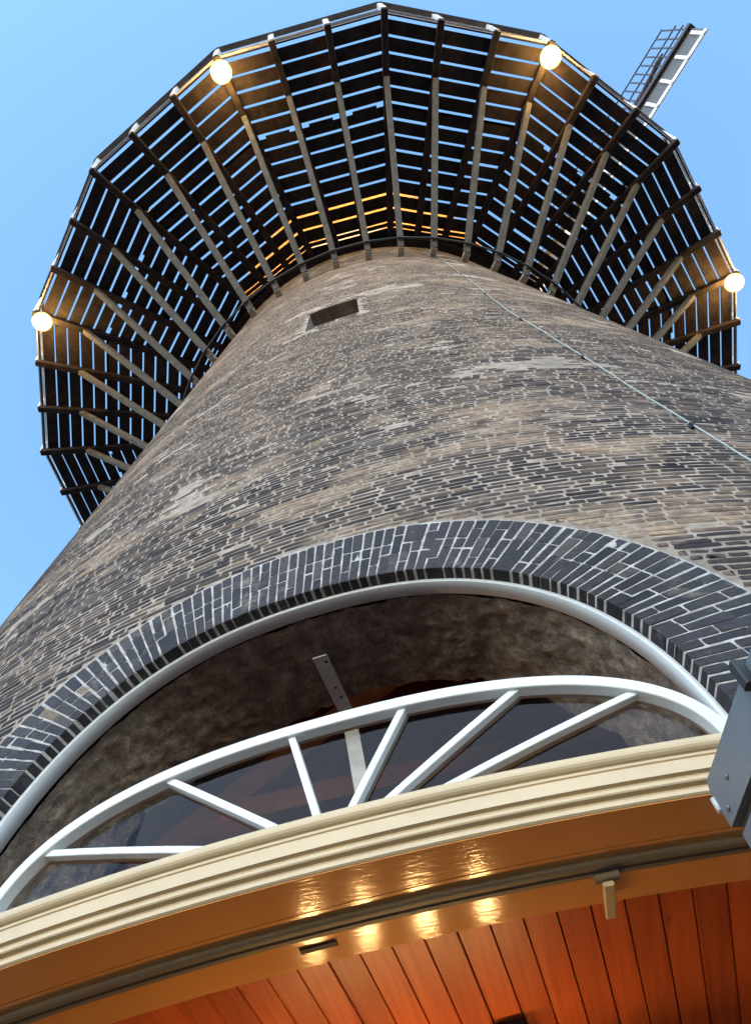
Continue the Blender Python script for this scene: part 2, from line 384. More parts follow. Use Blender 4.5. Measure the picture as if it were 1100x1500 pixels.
for k in np.nonzero(cut_.any(1))[0]:
    free = ~cut_[k]
    if free.all(): continue
    if free[0]: e_ = np.argmin(free)-1; C[k, 1] = SS[k, max(e_, 0)]
    elif free[-1]: e_ = len(fr_)-np.argmin(free[::-1]); C[k, 0] = SS[k, min(e_, len(fr_)-1)]
    else: okm[k] = False
    if C[k, 1]-C[k, 0] < 0.022: okm[k] = False
okm &= ~((C[:, 1] > WS0-0.004) & (C[:, 0] < WS1+0.004) & (C[:, 3] > WZ0) & (C[:, 2] < WZ1+0.07))
C = C[okm]
cs, cz = (C[:, 0]+C[:, 1])/2, (C[:, 2]+C[:, 3])/2
from mathutils import noise as mnoise
smear = np.array([mnoise.noise(Vector((a*1.1, b_*1.7, 4.2)))+0.6*mnoise.noise(Vector((a*4.0, b_*6.5, 9.1))) for a, b_ in zip(cs, cz)])
front = -0.0022+rng.normal(0, 0.0008, len(C))-0.006*np.clip((smear-0.42)/0.35, 0, 1)*np.clip((cz-2.9)/0.7, 0.1, 1)
BV = brick_verts(lambda a, b_, o: W(a, b_, o), C[:, 0], C[:, 1], C[:, 2], C[:, 3], front, -0.02, ch=0.0030, jit=0.0022, cut=0.0085, tilt=0.12, sh=0.0016)
n = len(C)
Fb = (BF[None]+np.arange(n)[:, None, None]*NB).reshape(-1, 4)
rv = np.clip(rng.beta(1.6, 2.0, n), 0, 1)
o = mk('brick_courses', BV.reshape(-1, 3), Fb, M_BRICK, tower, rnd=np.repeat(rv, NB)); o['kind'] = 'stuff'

# ---- voussoirs (brick ring of the arch): each brick its own part, the rest past 300 joined
Vs = []
pit = 0.0365; nrow = int(ALEN/pit); pit = ALEN/nrow
for i in range(nrow):
    t0 = i*pit+0.0030+rng.normal(0, 0.0010); t1 = (i+1)*pit-0.0030+rng.normal(0, 0.0010)
    kinds = [[0.08, 0.16, 0.16], [0.16, 0.16, 0.08], [0.16, 0.08, 0.16]][(i+(rng.random() < 0.3)) % 3]
    q = 0.0; sc_ = (VT-0.0065*(len(kinds)-1))/sum(kinds)
    for kx in kinds:
        Lk = kx*sc_*(1+rng.normal(0, 0.03)); Vs.append((t0, t1, q, min(q+Lk, VT), i)); q += kx*sc_+0.0065
Vs = np.array(Vs)
def vmap(a, b_, o): x, z = arch(a, b_); return W(x, z, o)
vf = 0.0022+rng.normal(0, 0.0007, len(Vs))
VV = brick_verts(vmap, Vs[:, 0], Vs[:, 1], Vs[:, 2], Vs[:, 3], vf, -0.105, ch=0.0022, jit=0.0010, cut=0.0050, tilt=0.12, sh=0.0018)
cen = VV[:, 20:].mean(1)-CAM
du = cen@RIGHT/(cen@FWD)*1073.6; dv = -(cen@UP)/(cen@FWD)*1073.6
inf = (np.abs(du) < 560) & (np.abs(dv) < 760)
order = np.argsort(np.where(inf, 0, 100)+np.linalg.norm(cen, axis=1))
rv = np.clip(rng.beta(1.5, 2.4, len(Vs)), 0, 0.95); rv[rng.random(len(Vs)) < 0.015] = 0.985
for k in order[:300]:
    mk('brick', VV[k], [tuple(f) for f in BF], M_VOUS, tower, rnd=np.full(NB, rv[k]))
rest = order[300:]
if len(rest):
    o = mk('arch_bricks', VV[rest].reshape(-1, 3), (BF[None]+np.arange(len(rest))[:, None, None]*NB).reshape(-1, 4), M_VOUS, tower, rnd=np.repeat(rv[rest], NB)); o['kind'] = 'stuff'
# mortar bed of the ring (face and underside)
T = np.linspace(0, ALEN, 240); Vm = []; prof = [(VT+0.03, -0.02), (VT+0.008, -0.0002)]+[(VT*f_, -0.0002) for f_ in (0.85, 0.7, 0.55, 0.4, 0.25, 0.12)]+[(0.002, -0.0002), (0.002, -0.115)]
for (qq, oo) in prof: x, z = arch(T, qq); Vm.append(W(x, z, oo+rng.normal(0, 0.0006, len(T))))
nT = len(T); Vm = np.concatenate(Vm)
F = np.array([(r*nT+i, r*nT+i+1, (r+1)*nT+i+1, (r+1)*nT+i) for r in range(len(prof)-1) for i in range(nT-1)])
mk('arch_mortar', Vm, F, M_WMORTAR, tower)

# ---- white trim band inside the arch
def arch_band(name, q0, q1, o0, o1, mt, parent, n=160):
    T = np.linspace(0, ALEN, n); ch = 0.0015; V = []
    prof = [(q0, o1), (q0, o0-ch), (q0+ch*np.sign(q1-q0), o0), (q1-ch*np.sign(q1-q0), o0), (q1, o0-ch), (q1, o1)]
    for qq, oo in prof: x, z = arch(T, qq); V.append(W(x, z, oo))
    V = np.concatenate(V); m_ = len(prof)
    F = np.array([(r*n+i, r*n+i+1, ((r+1) % m_)*n+i+1, ((r+1) % m_)*n+i) for r in range(m_) for i in range(n-1)])
    return mk(name, V, F, mt, parent)
arch_band('arch_trim', -0.001, -0.021, -0.045, -0.103, M_WHITE, tower)

# ---- rough vault behind the trim
nT, nD = 260, 46
T = np.linspace(0, ALEN, nT); V = []
for j in range(nD+1):
    for i in range(nT):
        t = T[i]; x, z = arch(t, 0.0)
        je = 0.07*mnoise.noise(Vector((x*2.3, z*2.3, 3.1)))+0.03*mnoise.noise(Vector((x*11, z*11, 7.7)))+0.015*mnoise.noise(Vector((x*40, z*40, 1.7)))
        dep = 0.12+(0.42+je)*j/nD
        nn = mnoise.noise(Vector((x*6, z*6, dep*6)))*0.016+mnoise.noise(Vector((x*22, z*22, dep*22)))*0.012+mnoise.noise(Vector((x*60, z*60, dep*60)))*0.006
        x2, z2 = arch(t, -0.004+nn+(0.0 if j < nD else 0.0))
        V.append(W(x2, z2, -dep))
# turned-up end of the vault
for i in range(nT):
    t = T[i]; x, z = arch(t, 0.0); x2, z2 = arch(t, 0.25); V.append(W(x2, z2, -0.62))
F = [(j*nT+i, j*nT+i+1, (j+1)*nT+i+1, (j+1)*nT+i) for j in range(nD+1) for i in range(nT-1)]
mk('rough_vault', V, np.array(F), M_VAULT, tower, smooth=True)

# ---- interior behind the vault: lining, floor overhead, beams
aa = np.linspace(-180, 180, 121); zi = np.linspace(1.06, 3.3, 14); ri = 5.25
V = [(AX+ri*math.sin(rad(a)), -ri*math.cos(rad(a)), z) for z in zi for a in aa]; F = []
for j in range(len(zi)-1):
    for i in range(len(aa)-1):
        a = (aa[i]+aa[i+1])/2; z = (zi[j]+zi[j+1])/2
        if abs(rad(a)*RS-AS) < 1.45 and z < 2.62: continue
        F.append((j*121+i, j*121+i+1, (j+1)*121+i+1, (j+1)*121+i))
mk('inner_lining', V, F, M_INTW, tower)
def disc(name, r, z, mt, parent, th=0.05):
    V = [(AX+r*math.sin(rad(a)), -r*math.cos(rad(a)), z+dz) for dz in (0, th) for a in range(0, 360, 5)]
    F = [tuple(range(72)), tuple(range(143, 71, -1))]+[(i, (i+1) % 72, 72+(i+1) % 72, 72+i) for i in range(72)]
    return mk(name, V, F, mt, parent)
disc('upper_floor', 5.24, 3.3, M_INT, tower); disc('lower_floor', 5.60, 1.06, M_INT, tower, 0.03)
d1 = unit([math.sin(rad(-61.4)), math.cos(rad(-61.4)), 0])
for base in (px_z(453, 1068, 3.12), px_z(690, 1160, 3.12)):
    bar('floor_beam', base-d1*(1.1 if base[0] < -.5 else .5), base+d1*1.6, 0.14, 0.16, (0, 0, 1), M_BEAM, tower)
for yb in (-3.9, -2.9, -1.9): bar('floor_beam', (-3, yb, 3.2), (3, yb, 3.2), 0.16, 0.2, (0, 0, 1), M_BEAM, tower)

# ---- fanlight standing on the lintel
FS, FZ, FA, FB, FN = -0.32, 1.160, 1.03, 0.445, 2.9
fan = empty('fanlight', AX, 0, -ZO); fan.parent = tower; fan.location = (0, 0, 0); ORG[fan] = ORG[tower]
RF = 5.815
def fan_pt(t, q):
    c, s = math.cos(t), math.sin(t)
    x = FA*math.copysign(abs(c)**(2/FN), c); z = FB*abs(s)**(2/FN)
    e = 1e-3; c2, s2 = math.cos(t+e), math.sin(t+e)
    x2 = FA*math.copysign(abs(c2)**(2/FN), c2); z2 = FB*abs(s2)**(2/FN)
    T_ = unit([x2-x+1e-12, z2-z]); N_ = (T_[1], -T_[0])
    return FS+x+N_[0]*q, FZ+z+N_[1]*q
nt_ = 120; V = []; prof = [(0, -0.02), (0, 0.022), (-0.002, 0.025), (-0.036, 0.025), (-0.038, 0.022), (-0.038, -0.02)]
ts = np.linspace(0.004, math.pi-0.004, nt_)
for qq, oo in prof:
    for t in ts: x, z = fan_pt(t, qq); V.append(CY(RF+oo, x, z))
mp_ = len(prof)
F = [(r*nt_+i, r*nt_+i+1, ((r+1) % mp_)*nt_+i+1, ((r+1) % mp_)*nt_+i) for r in range(mp_) for i in range(nt_-1)]
mk('frame', V, F, M_WHITE, fan)
def fan_r(th):
    lo, hi = 0.0, 2.0
    for _ in range(40):
        m_ = (lo+hi)/2
        if abs(m_*math.cos(th)/FA)**FN+abs(m_*math.sin(th)/FB)**FN < 1: lo = m_
        else: hi = m_
    return lo
cen_f = (FS, FZ)
ends = [(-0.426, 1.562), (-0.099, 1.566), (0.211, 1.537), (0.492, 1.446), (-0.744, 1.499), (-1.089, 1.413)]
for ex, ez in ends:
    dx, dz = ex-cen_f[0], ez-cen_f[1]; L = math.hypot(dx, dz); tx, tz = dx/L, dz/L; L = fan_r(math.atan2(dz, dx))-0.02; nx, nz = -tz, tx
    V = []; pr = [(-0.0105, -0.025), (-0.0105, 0.012), (-0.0090, 0.014), (0.0090, 0.014), (0.0105, 0.012), (0.0105, -0.025)]
    for k in range(7):
        l = 0.02+(L-0.02)*k/6
        for a, o_ in pr: V.append(CY(RF+o_, cen_f[0]+tx*l+nx*a, cen_f[1]+tz*l+nz*a))
    F = [(k*6+i, k*6+(i+1) % 6, (k+1)*6+(i+1) % 6, (k+1)*6+i) for k in range(6) for i in range(6)]+[tuple(range(5, -1, -1)), tuple(range(36, 42))]
    mk('glazing_bar', V, F, M_WHITE, fan)
# panes between the bars
angs = sorted([math.atan2(ez-FZ, ex-FS) for ex, ez in ends]); edges = [0.0]+angs+[math.pi]
for a0, a1 in zip(edges[:-1], edges[1:]):
    V = []; F = []; nn_ = 14
    for o_ in (-0.010, -0.014):
        for k in range(nn_+1):
            th = a0+(a1-a0)*k/nn_; R_ = fan_r(th)-0.03
            for l in range(7):
                rr = 0.02+(R_-0.02)*l/6; V.append(CY(RF+o_, FS+rr*math.cos(th), FZ+rr*math.sin(th)))
    m_ = (nn_+1)*7
    for k in range(nn_):
        for l in range(6):
            F.append((k*7+l, k*7+l+1, (k+1)*7+l+1, (k+1)*7+l))
    V = V[:m_]
    mk('pane', V, F, M_GLASS, fan, smooth=True)

# ---- lintel with moulded cornice, glossy soffit and sliding rail
lint = empty('lintel', AX, 0, -ZO); lint.parent = tower; lint.location = (0, 0, 0); ORG[lint] = ORG[tower]
def sweep(name, prof, s0, s1, mt, parent, n=70, closed=True, smooth=False):
    ss = np.linspace(s0, s1, n); V = [CY(r, s, z) for r, z in prof for s in ss]; m_ = len(prof)
    F = [(r*n+i, r*n+i+1, ((r+1) % m_)*n+i+1, ((r+1) % m_)*n+i) for r in range(m_ if closed else m_-1) for i in range(n-1)]
    if closed: F += [tuple(r*n for r in range(m_)), tuple(r*n+n-1 for r in range(m_-1, -1, -1))]
    return mk(name, V, F, mt, parent, smooth=smooth)
LS0, LS1 = -1.62, 0.62
roll = [(6.012+0.0-0.016*(1-math.cos(a)), 1.106+0.0165*math.sin(a)) for a in np.linspace(math.pi/2, -math.pi/2, 9)]
roll = [(5.996+0.019*math.cos(a), 1.1045+0.0185*math.sin(a)) for a in np.linspace(math.pi/2, -math.pi*0.45, 10)]
corn = [(5.86, 1.123)]+roll+[(6.000, 1.0845), (6.000, 1.0785), (5.9965, 1.0765), (5.9985, 1.073), (5.9955, 1.046), (5.985, 1.0445), (5.985, 1.040), (5.9875, 1.037), (5.9875, 1.030), (5.985, 1.027),
        (5.9725, 1.026), (5.9725, 1.021), (5.975, 1.018), (5.974, 1.009), (5.969, 1.0055), (5.86, 1.0055)]
sweep('cornice', corn, LS0, LS1, M_CREAM, lint, 90)
sweep('soffit_board', [(5.8578, 1.06), (5.967, 1.06), (5.967, 1.0035), (5.860, 1.0018), (5.8585, 1.0026), (5.8578, 1.0026)], LS0, LS1, M_BROWN, lint)
sweep('soffit_board', [(5.60, 1.06), (5.857, 1.06), (5.857, 1.0018), (5.830, 1.0018), (5.830, 1.0018), (5.672, 1.0018), (5.668, 1.006)], LS0, LS1, M_BROWN, lint)
sweep('sliding_rail', [(5.782, 1.0015), (5.782, 0.992), (5.788, 0.988), (5.800, 0.988), (5.802, 0.996), (5.808, 0.996), (5.810, 0.988), (5.823, 0.988), (5.829, 0.992), (5.829, 1.0015)], LS0, LS1, M_TRACK, lint)
def cybox(name, r0, r1, s0, s1, z0, z1, mt, parent):
    V = [CY(r, s, z) for z in (z0, z1) for r, s in ((r0, s0), (r1, s0), (r1, s1), (r0, s1))]
    return mk(name, V, BOXF, mt, parent)
# rail hardware
p1, p2 = px_z(440, 1395, 1.0), px_z(494, 1381, 1.0)
bar('rail_plate', [p1[0], p1[1], 0.999], [p2[0], p2[1], 0.999], 0.016, 0.004, (0, 0, 1), M_DARKGAP, lint)
p1, p2 = px_z(867, 1279, 1.0), px_z(903, 1271, 1.0)
bar('rail_bracket', [p1[0], p1[1], 0.983], [p2[0], p2[1], 0.983], 0.02, 0.016, (0, 0, 1), M_TRACK, lint, 0.003)
p1, p2 = px_z(884, 1276, 1.0), px_z(888, 1324, 1.0)
bar('rail_stop', [p1[0], p1[1], 0.970], [p2[0], p2[1], 0.970], 0.024, 0.012, (0, 0, 1), M_CREAM, lint, 0.003)

# ---- steel strap under the vault
s1_, s2_ = px_z(468, 962, 2.27), px_z(511, 1050, 2.27)
bar('steel_strap', s1_, s2_, 0.058, 0.008, (0, 0, 1), M_STEEL, tower)
s3_ = px_z(532, 1165, 1.93)
bar('steel_strap', s2_+np.array([0, 0.004, 0.004]), s3_, 0.058, 0.008, (0, 1, 0.2), M_STEEL, tower)
for u, v in ((492, 1008), (500, 1022), (478, 970)):
    p = px_z(u, v, 2.264); tube('screw', [p, p+np.array([0, 0, 0.004])], 0.006, M_IRON, tower, 8)

# ---- small window high in the wall
win = empty('window', AX, 0, -ZO); win.parent = tower; win.location = (0, 0, 0); ORG[win] = ORG[tower]
dw = -0.17
def quadgrid(name, pts, mt, parent): return mk(name, pts, [(0, 1, 2, 3)], mt, parent)
V = []; F = []
fr4 = [(WS0, WZ0), (WS1, WZ0), (WS1, WZ1), (WS0, WZ1)]
for o_ in (-0.004, dw-0.06): V += [W(s, z, o_) for s, z in fr4]
F = [(i, (i+1) % 4, 4+(i+1) % 4, 4+i) for i in range(4)]
mk('reveal', V, F, M_REVEAL, win)
nb = 15
for k in range(nb):                                  # brick-on-edge head of the window
    s0 = WS0-0.03+(WS1-WS0+0.06)*k/nb; s1 = s0+(WS1-WS0+0.06)/nb-0.011
    V = [W(s, z, o_) for z in (WZ1-0.012*rng.random(), WZ1+0.075) for s, o_ in ((s0, -0.15), (s1, -0.15), (s1, 0.012), (s0, 0.012))]
    mk('head_brick', V, BOXF, M_BRICK, win, rnd=np.full(8, 0.75+0.25*rng.random()))
fw = 0.05
for (sa, sb, za, zb) in ((WS0, WS0+fw, WZ0, WZ1), (WS1-fw, WS1, WZ0, WZ1), (WS0+fw, WS1-fw, WZ1-fw, WZ1), (WS0+fw, WS1-fw, WZ0, WZ0+fw), (-0.41, -0.37, WZ0+fw, WZ1-fw), (WS0+fw, -0.41, 9.22, 9.25), (-0.37, WS1-fw, 9.22, 9.25)):
    V = [W(s, z, o_) for z in (za, zb) for s, o_ in ((sa, dw-0.04), (sb, dw-0.04), (sb, dw), (sa, dw))]
    mk('frame', V, BOXF, M_POST, win)
mk('pane', [W(WS0, WZ0, dw-0.02), W(WS1, WZ0, dw-0.02), W(WS1, WZ1, dw-0.02), W(WS0, WZ1, dw-0.02)], [(0, 1, 2, 3)], M_GLASS, win)
mk('backing', [W(s, z, dw-0.3) for s, z in fr4], [(0, 1, 2, 3)], M_BOX, win)

# ---- open door leaf beside the entrance
door = empty('door', AX, 0, -ZO); door.parent = tower; door.location = (0, 0, 0); ORG[door] = ORG[tower]
HP = np.array([0.419, -6.03, 0.0]); DD = unit([0.262, -0.965, 0]); DN = np.array([-DD[1]*-1, 0, 0]); DN = unit([DD[1], -DD[0], 0])  # DN faces the entrance
ZT = 0.963
def door_box(name, l0, l1, z0, z1, o0, o1, mt):
    c = HP+DD*(l0+l1)/2+DN*(o0+o1)/2+np.array([0, 0, (z0+z1)/2])
    return mk(name, boxv(c, DD, DN, np.array([0, 0, 1.0]), (l1-l0)/2, (o1-o0)/2, (z1-z0)/2), BOXF, mt, door)
# top plate with a cut corner
pl = [(0.012, ZT), (0.0, ZT-0.022), (0.004, 0.862), (0.95, 0.862), (0.95, ZT)]
V = [HP+DD*l+DN*o_+np.array([0, 0, z]) for o_ in (-0.018, 0.004) for l, z in pl]
mk('top_plate', V, [(4, 3, 2, 1, 0), (5, 6, 7, 8, 9)]+[(i, (i+1) % 5, 5+(i+1) % 5, 5+i) for i in range(5)], M_GREY, door)
door_box('door_gap_strip', 0.012, 0.95, 0.842, 0.862, -0.06, -0.012, M_DARKGAP)  # dark solid strip stands in for the gap below the plate
door_box('door_leaf', 0.010, 0.95, -1.585, 0.842, -0.055, -0.004, M_GREY)
for l, z in ((0.075, 0.915), (0.028, 0.885), (0.30, 0.915), (0.55, 0.915)):
    p = HP+DD*l+DN*0.004+np.array([0, 0, z]); tube('bolt_head', [p, p+DN*0.003], 0.006, M_GREY, door, 6)
p = HP+DD*0.285+DN*0.014+np.array([0, 0, ZT])
bar('top_bolt', p+np.array([0, 0, -0.045]), p+np.array([0, 0, 0.012]), 0.022, 0.022, DD, M_IRON, door, 0.003)
p = HP+DN*0.0+np.array([-0.004, 0, 0.93]); tube('hinge_pin', [p, p+np.array([0, 0, -0.03])], 0.006, M_STEEL, door)

# ------------------------------------------------------------------ plank ceiling of the entrance
ceil = empty('ceiling', AX, -5.0, 1.03, kind='structure')
pd = unit([math.sin(rad(2.9)), math.cos(rad(2.9)), 0]); pn = np.array([pd[1], -pd[0], 0])
PW = 0.0763; base = np.array([0.012, -5.72, 1.0])
for k in range(-23, 13):
    c0 = base+pn*(k*PW+0.0015)
    zt = 1.010+rng.normal(0, 0.0010)
    V = []; prf = [(0.0, 0.005), (0.0015, 0.0), (PW-0.0040, 0.0), (PW-0.0025, 0.004), (PW-0.0025, 0.03), (0.0, 0.03)]
    for l in (-0.02, 2.6):
        for x, z in prf: p = c0+pn*x+pd*l; V.append([p[0], p[1], zt+z])
    mk('ceiling_plank', V, [(i, (i+1) % 6, 6+(i+1) % 6, 6+i) for i in range(6)]+[(5, 4, 3, 2, 1, 0), (6, 7, 8, 9, 10, 11)], M_PLANK, ceil)
# entrance passage walls below the ceiling
pas = empty('entrance_passage', AX, -4.5, -ZO, kind='structure')
def vwall(x0, y0, x1, y1, nm):
    bar(nm, (x0, y0, -0.3), (x1, y1, -0.3), 0.12, 2.6, (0, 0, 1), M_INTW, pas)
vwall(-1.72, -5.55, -1.72, -3.2, 'passage_wall'); vwall(0.86, -5.55, 0.86, -3.2, 'passage_wall'); vwall(-1.78, -3.15, 0.92, -3.15, 'passage_wall')

# small dark box on the planks
bx = px_z(722, 1503, 0.96); bxo = empty('ceiling_box', bx[0], bx[1]+0.05, 1.01, 'small dark box fixed to the orange plank ceiling', 'junction box')
c = np.array([bx[0]+0.035, bx[1]+0.155, 0.985])
mk('case', boxv(c, pn, pd, np.array([0, 0, 1.0]), 0.042, 0.06, 0.025), BOXF, M_BOX, bxo)
mk('lid', boxv(c-np.array([0, 0, 0.029]), pn, pd, np.array([0, 0, 1.0]), 0.038, 0.055, 0.004), BOXF, M_DARKGAP, bxo)

# four-bulb pendant bar hanging in the passage (its bulbs mirror in the glossy soffit)
pb = empty('pendant_lamp', -0.37, -5.05, 1.01, 'bar of four warm bulbs hanging under the orange plank ceiling', 'lamp')
bxs = [-0.655, -0.475, -0.285, -0.085]; yb = -5.06
bar('bar', (-0.75, yb, 0.60), (0.02, yb, 0.60), 0.025, 0.025, (0, 0, 1), M_IRON, pb)
for x in (-0.60, -0.15): tube('rod', [(x, yb, 0.60), (x, yb, 1.012)], 0.006, M_IRON, pb)
for x in bxs:
    tube('socket', [(x, yb, 0.592), (x, yb, 0.545)], 0.016, M_IRON, pb)
    globe('bulb', (x, yb, 0.512), 0.024, M_BULB, pb, 14, 10)
    point('bulb_light', (x, yb, 0.512), 13.0, (1.0, 0.50, 0.17), 0.024).parent = None

# ------------------------------------------------------------------ gallery
H = 18.0; NG = 16; PH = rad(11.31)
gal = empty('gallery', 0, 0, 17.7, 'dark timber gallery on slanted struts ringing the brick tower', 'gallery')
def corner(k, R): a = PH+2*math.pi*k/NG; return np.array([R*math.sin(a), -R*math.cos(a)])
def at_beam(i, R):
    k = i//3; t = (i % 3)/3; return corner(k, R)*(1-t)+corner(k+1, R)*t
gaps = [9.063, 8.755, 8.452, 8.150, 7.843, 7.542, 7.236, 6.931, 6.625, 6.324, 6.018, 5.716, 5.414, 5.112, 5.002]
GW = 0.024
rows = [(9.135, 9.105)]+[(gaps[i]-GW*(0.6 if i == 13 else 1), gaps[i+1]+GW*(0.5 if i == 13 else (0.6 if i == 12 else 1))) for i in range(len(gaps)-1)]+[(gaps[-1]-GW*0.5, 4.735)]
TH = 0.05
for j, (Ro, Ri) in enumerate(rows):
    for k in range(NG):
        dz = rng.normal(0, 0.003); e = rng.normal(0, 0.004)
        A, B = corner(k, Ro+e), corner(k+1, Ro+e); Cc, D = corner(k+1, Ri+e*0.5), corner(k, Ri+e*0.5)
        if j == 6:                                   # board row with notches beside each beam
            pts = []
            for i in range(4):
                t = i/3
                for tt, inn in ((t-0.075, 0), (t-0.075, 1), (t+0.075, 1), (t+0.075, 0)):
                    tt = min(max(tt, 0.0), 1.0); Rr = Ro-(0.055 if inn else 0)
                    p = corner(k, Rr)*(1-tt)+corner(k+1, Rr)*tt
                    if not pts or np.linalg.norm(pts[-1]-p) > 1e-4: pts.append(p)
            poly = pts+[Cc, D]
        else: poly = [A, B, Cc, D]
        n_ = len(poly)
        V = [(p[0], p[1], H+dz) for p in poly]+[(p[0], p[1], H+dz+TH) for p in poly]
        F = [tuple(range(n_-1, -1, -1)), tuple(range(n_, 2*n_))]+[(i, (i+1) % n_, n_+(i+1) % n_, n_+i) for i in range(n_)]
        mk('deck_board', V, F, M_TAR, gal)
for i in range(3*NG):
    p = at_beam(i, 1.0); d = unit([p[0], p[1], 0]); sc_ = np.linalg.norm(p)
    c3 = (i % 3 == 0)
    tg = np.array([-d[1], d[0], 0])
    ro = 9.17*sc_; rw = float(wr(H))-0.1
    bar('beam', np.append(d[:2]*rw, H-0.092), np.append(d[:2]*ro, H-0.092), 0.14, 0.18, (0, 0, 1), M_TAR, gal, 0.012)
    f0 = np.array([d[0]*5.0+AX*0.5, d[1]*5.0, 15.0]); f1 = np.array([d[0]*7.90*1.0, d[1]*7.90, H-0.26])
    dirs = unit(f1-f0)
    bar('strut', f0-dirs*0.05, f1+dirs*0.06, 0.118, 0.14, np.cross(tg, dirs), M_STRUT, gal, 0.012)
    bar('corbel', np.array([d[0]*4.70+AX, d[1]*4.70, 14.93]), np.array([d[0]*4.99+AX*0.5, d[1]*4.99, 14.93]), 0.13, 0.10, (0, 0, 1), M_STONE, gal, 0.01)
    bot = np.array([d[0]*9.16*sc_, d[1]*9.16*sc_, H-0.10]); top = np.array([d[0]*9.37*sc_, d[1]*9.37*sc_, H+1.10])
    bar('post', bot, top, 0.12, 0.10, d, M_POST, gal, 0.008)
for k in range(NG):
    for (nm, R_, z_, w_, h_, mt_) in (('hand_rail', 9.40, H+1.12, 0.115, 0.055, M_RAIL), ('mid_rail', 9.24, H+0.55, 0.035, 0.09, M_SAILW), ('kick_board', 9.165, H+0.10, 0.03, 0.16, M_POST)):
        A, B = corner(k, R_), corner(k+1, R_)
        bar(nm, (A[0], A[1], z_), (B[0], B[1], z_), w_, h_, (0, 0, 1), mt_, gal)
# iron hoop over the strut feet, laid as a polygon on the struts' undersides
hp = []
for i in range(3*NG+1):
    p = at_beam(i % (3*NG), 1.0); d = unit([p[0], p[1], 0]); hp.append((d[0]*5.16+AX*0.5, d[1]*5.16, 15.02))
tube('iron_hoop', hp, 0.02, M_IRON, gal, 6)
# inner ring beam where the deck meets the wall
V = []; F = []; nn_ = 96
for r_, z_ in ((4.52, H-0.02), (4.78, H-0.02), (4.78, H-0.26), (4.52, H-0.26)):
    V += [(AX*0.5+r_*math.sin(2*math.pi*i/nn_), -r_*math.cos(2*math.pi*i/nn_), z_) for i in range(nn_)]
F = [(q*nn_+i, q*nn_+(i+1) % nn_, ((q+1) % 4)*nn_+(i+1) % nn_, ((q+1) % 4)*nn_+i) for q in range(4) for i in range(nn_)]
mk('ring_beam', V, F, M_TAR, gal)

# lamps under every other corner
LAMPS = {-3: 'lit warm globe lamp under the gallery corner farthest from the mill sail', -1: 'lit warm globe lamp under the gallery corner above the small wall window',
         1: 'lit warm globe lamp under the gallery corner next to the mill sail', 3: 'lit warm globe lamp under the gallery corner beyond the sail, on the cable side'}
for k in LAMPS:
    p = corner(k, 8.86); d = unit([p[0], p[1], 0])
    lp = empty('gallery_lamp', p[0], p[1], H-0.25, LAMPS[k], 'lamp', group='lamps under the gallery corners')
    tube('holder', [(p[0], p[1], H-0.17), (p[0], p[1], H-0.34)], 0.07, M_IRON, lp, 12)
    globe('bulb', (p[0], p[1], H-0.48), 0.185, M_LAMP, lp)
    globe('globe', (p[0], p[1], H-0.48), 0.22, M_GLOW, lp)  # glowing shell added around the bulb as a halo
    point('gallery_lamp_light', (p[0], p[1], H-0.48), 130, (1.0, 0.58, 0.18), 0.15)
# flood lamps standing on the deck and washing the upper tower
for k in (-2, 0, 2):
    p = corner(k, 7.9); d = unit([p[0], p[1], 0])
    fl = empty('deck_floodlight', p[0], p[1], H+TH, 'small black floodlight standing on the gallery deck facing the tower', 'floodlight', group='floodlights on the gallery deck')
    bar('stand', (p[0], p[1], H+TH), (p[0], p[1], H+TH+0.12), 0.12, 0.12, d, M_IRON, fl)
    hb = np.array([p[0], p[1], H+TH+0.2]); bar('housing', hb-d*0.06+np.array([0, 0, 0.03]), hb+d*0.06, 0.22, 0.16, (0, 0, 1), M_IRON, fl)
    mk('lens', boxv(hb-d*0.066+np.array([0, 0, 0.033]), d, np.array([-d[1], d[0], 0]), np.array([0, 0, 1.0]), 0.004, 0.09, 0.06), BOXF, M_GLOW, fl)
    l = bpy.data.lights.new('floodlight_beam', 'SPOT'); l.energy = 5000; l.color = (1.0, 0.56, 0.16); l.spot_size = rad(60); l.spot_blend = 0.6; l.shadow_soft_size = 0.06
    o = bpy.data.objects.new('floodlight_beam', l); COL.objects.link(o); o.location = (p[0]-d[0]*0.1, p[1]-d[1]*0.1, H+TH+0.24+ZO)
    o.rotation_euler = (-Vector((-d[0]*2.6, -d[1]*2.6, 8.0))).to_track_quat('Z', 'Y').to_euler()

# ------------------------------------------------------------------ cap and sails above the gallery
cap = empty('windmill_head', 0, 0, 28.0, 'dark boarded mill cap on top of the brick tower', 'mill cap')
prof = [(3.7, 27.75), (5.05, 27.8), (5.1, 28.1), (4.4, 29.4), (3.2, 30.6), (2.0, 31.6), (0.7, 32.1), (0.02, 32.2)]
nn_ = 48; V = [(r_*math.sin(2*math.pi*i/nn_), -r_*math.cos(2*math.pi*i/nn_), z_) for r_, z_ in prof for i in range(nn_)]
F = [(q*nn_+i, q*nn_+(i+1) % nn_, (q+1)*nn_+(i+1) % nn_, (q+1)*nn_+i) for q in range(len(prof)-1) for i in range(nn_)]
mk('cap_shell', V, F, M_CAP, cap)
TIP, MID = px_z(1012, 38, 29.0), px_z(938, 156, 29.08)
su = unit(TIP-MID); sv = unit(np.cross(np.cross(pix_dir(1003, 35), pix_dir(965, 38)), su))      # along the blade, across it
if sv @ RIGHT > 0: sv = -sv
hn = unit(np.cross(su, sv)); hn = hn if hn[0] > 0 else -hn
SL = 14.0; HUB = TIP-su*SL
tube('windshaft', [HUB-hn*6.2, HUB-hn*0.3], 0.28, M_IRON, cap, 12)
sails = empty('mill_sails', HUB[0], HUB[1], HUB[2], 'lattice windmill sail with a white edged board reaching past the gallery rail', 'windmill sail')
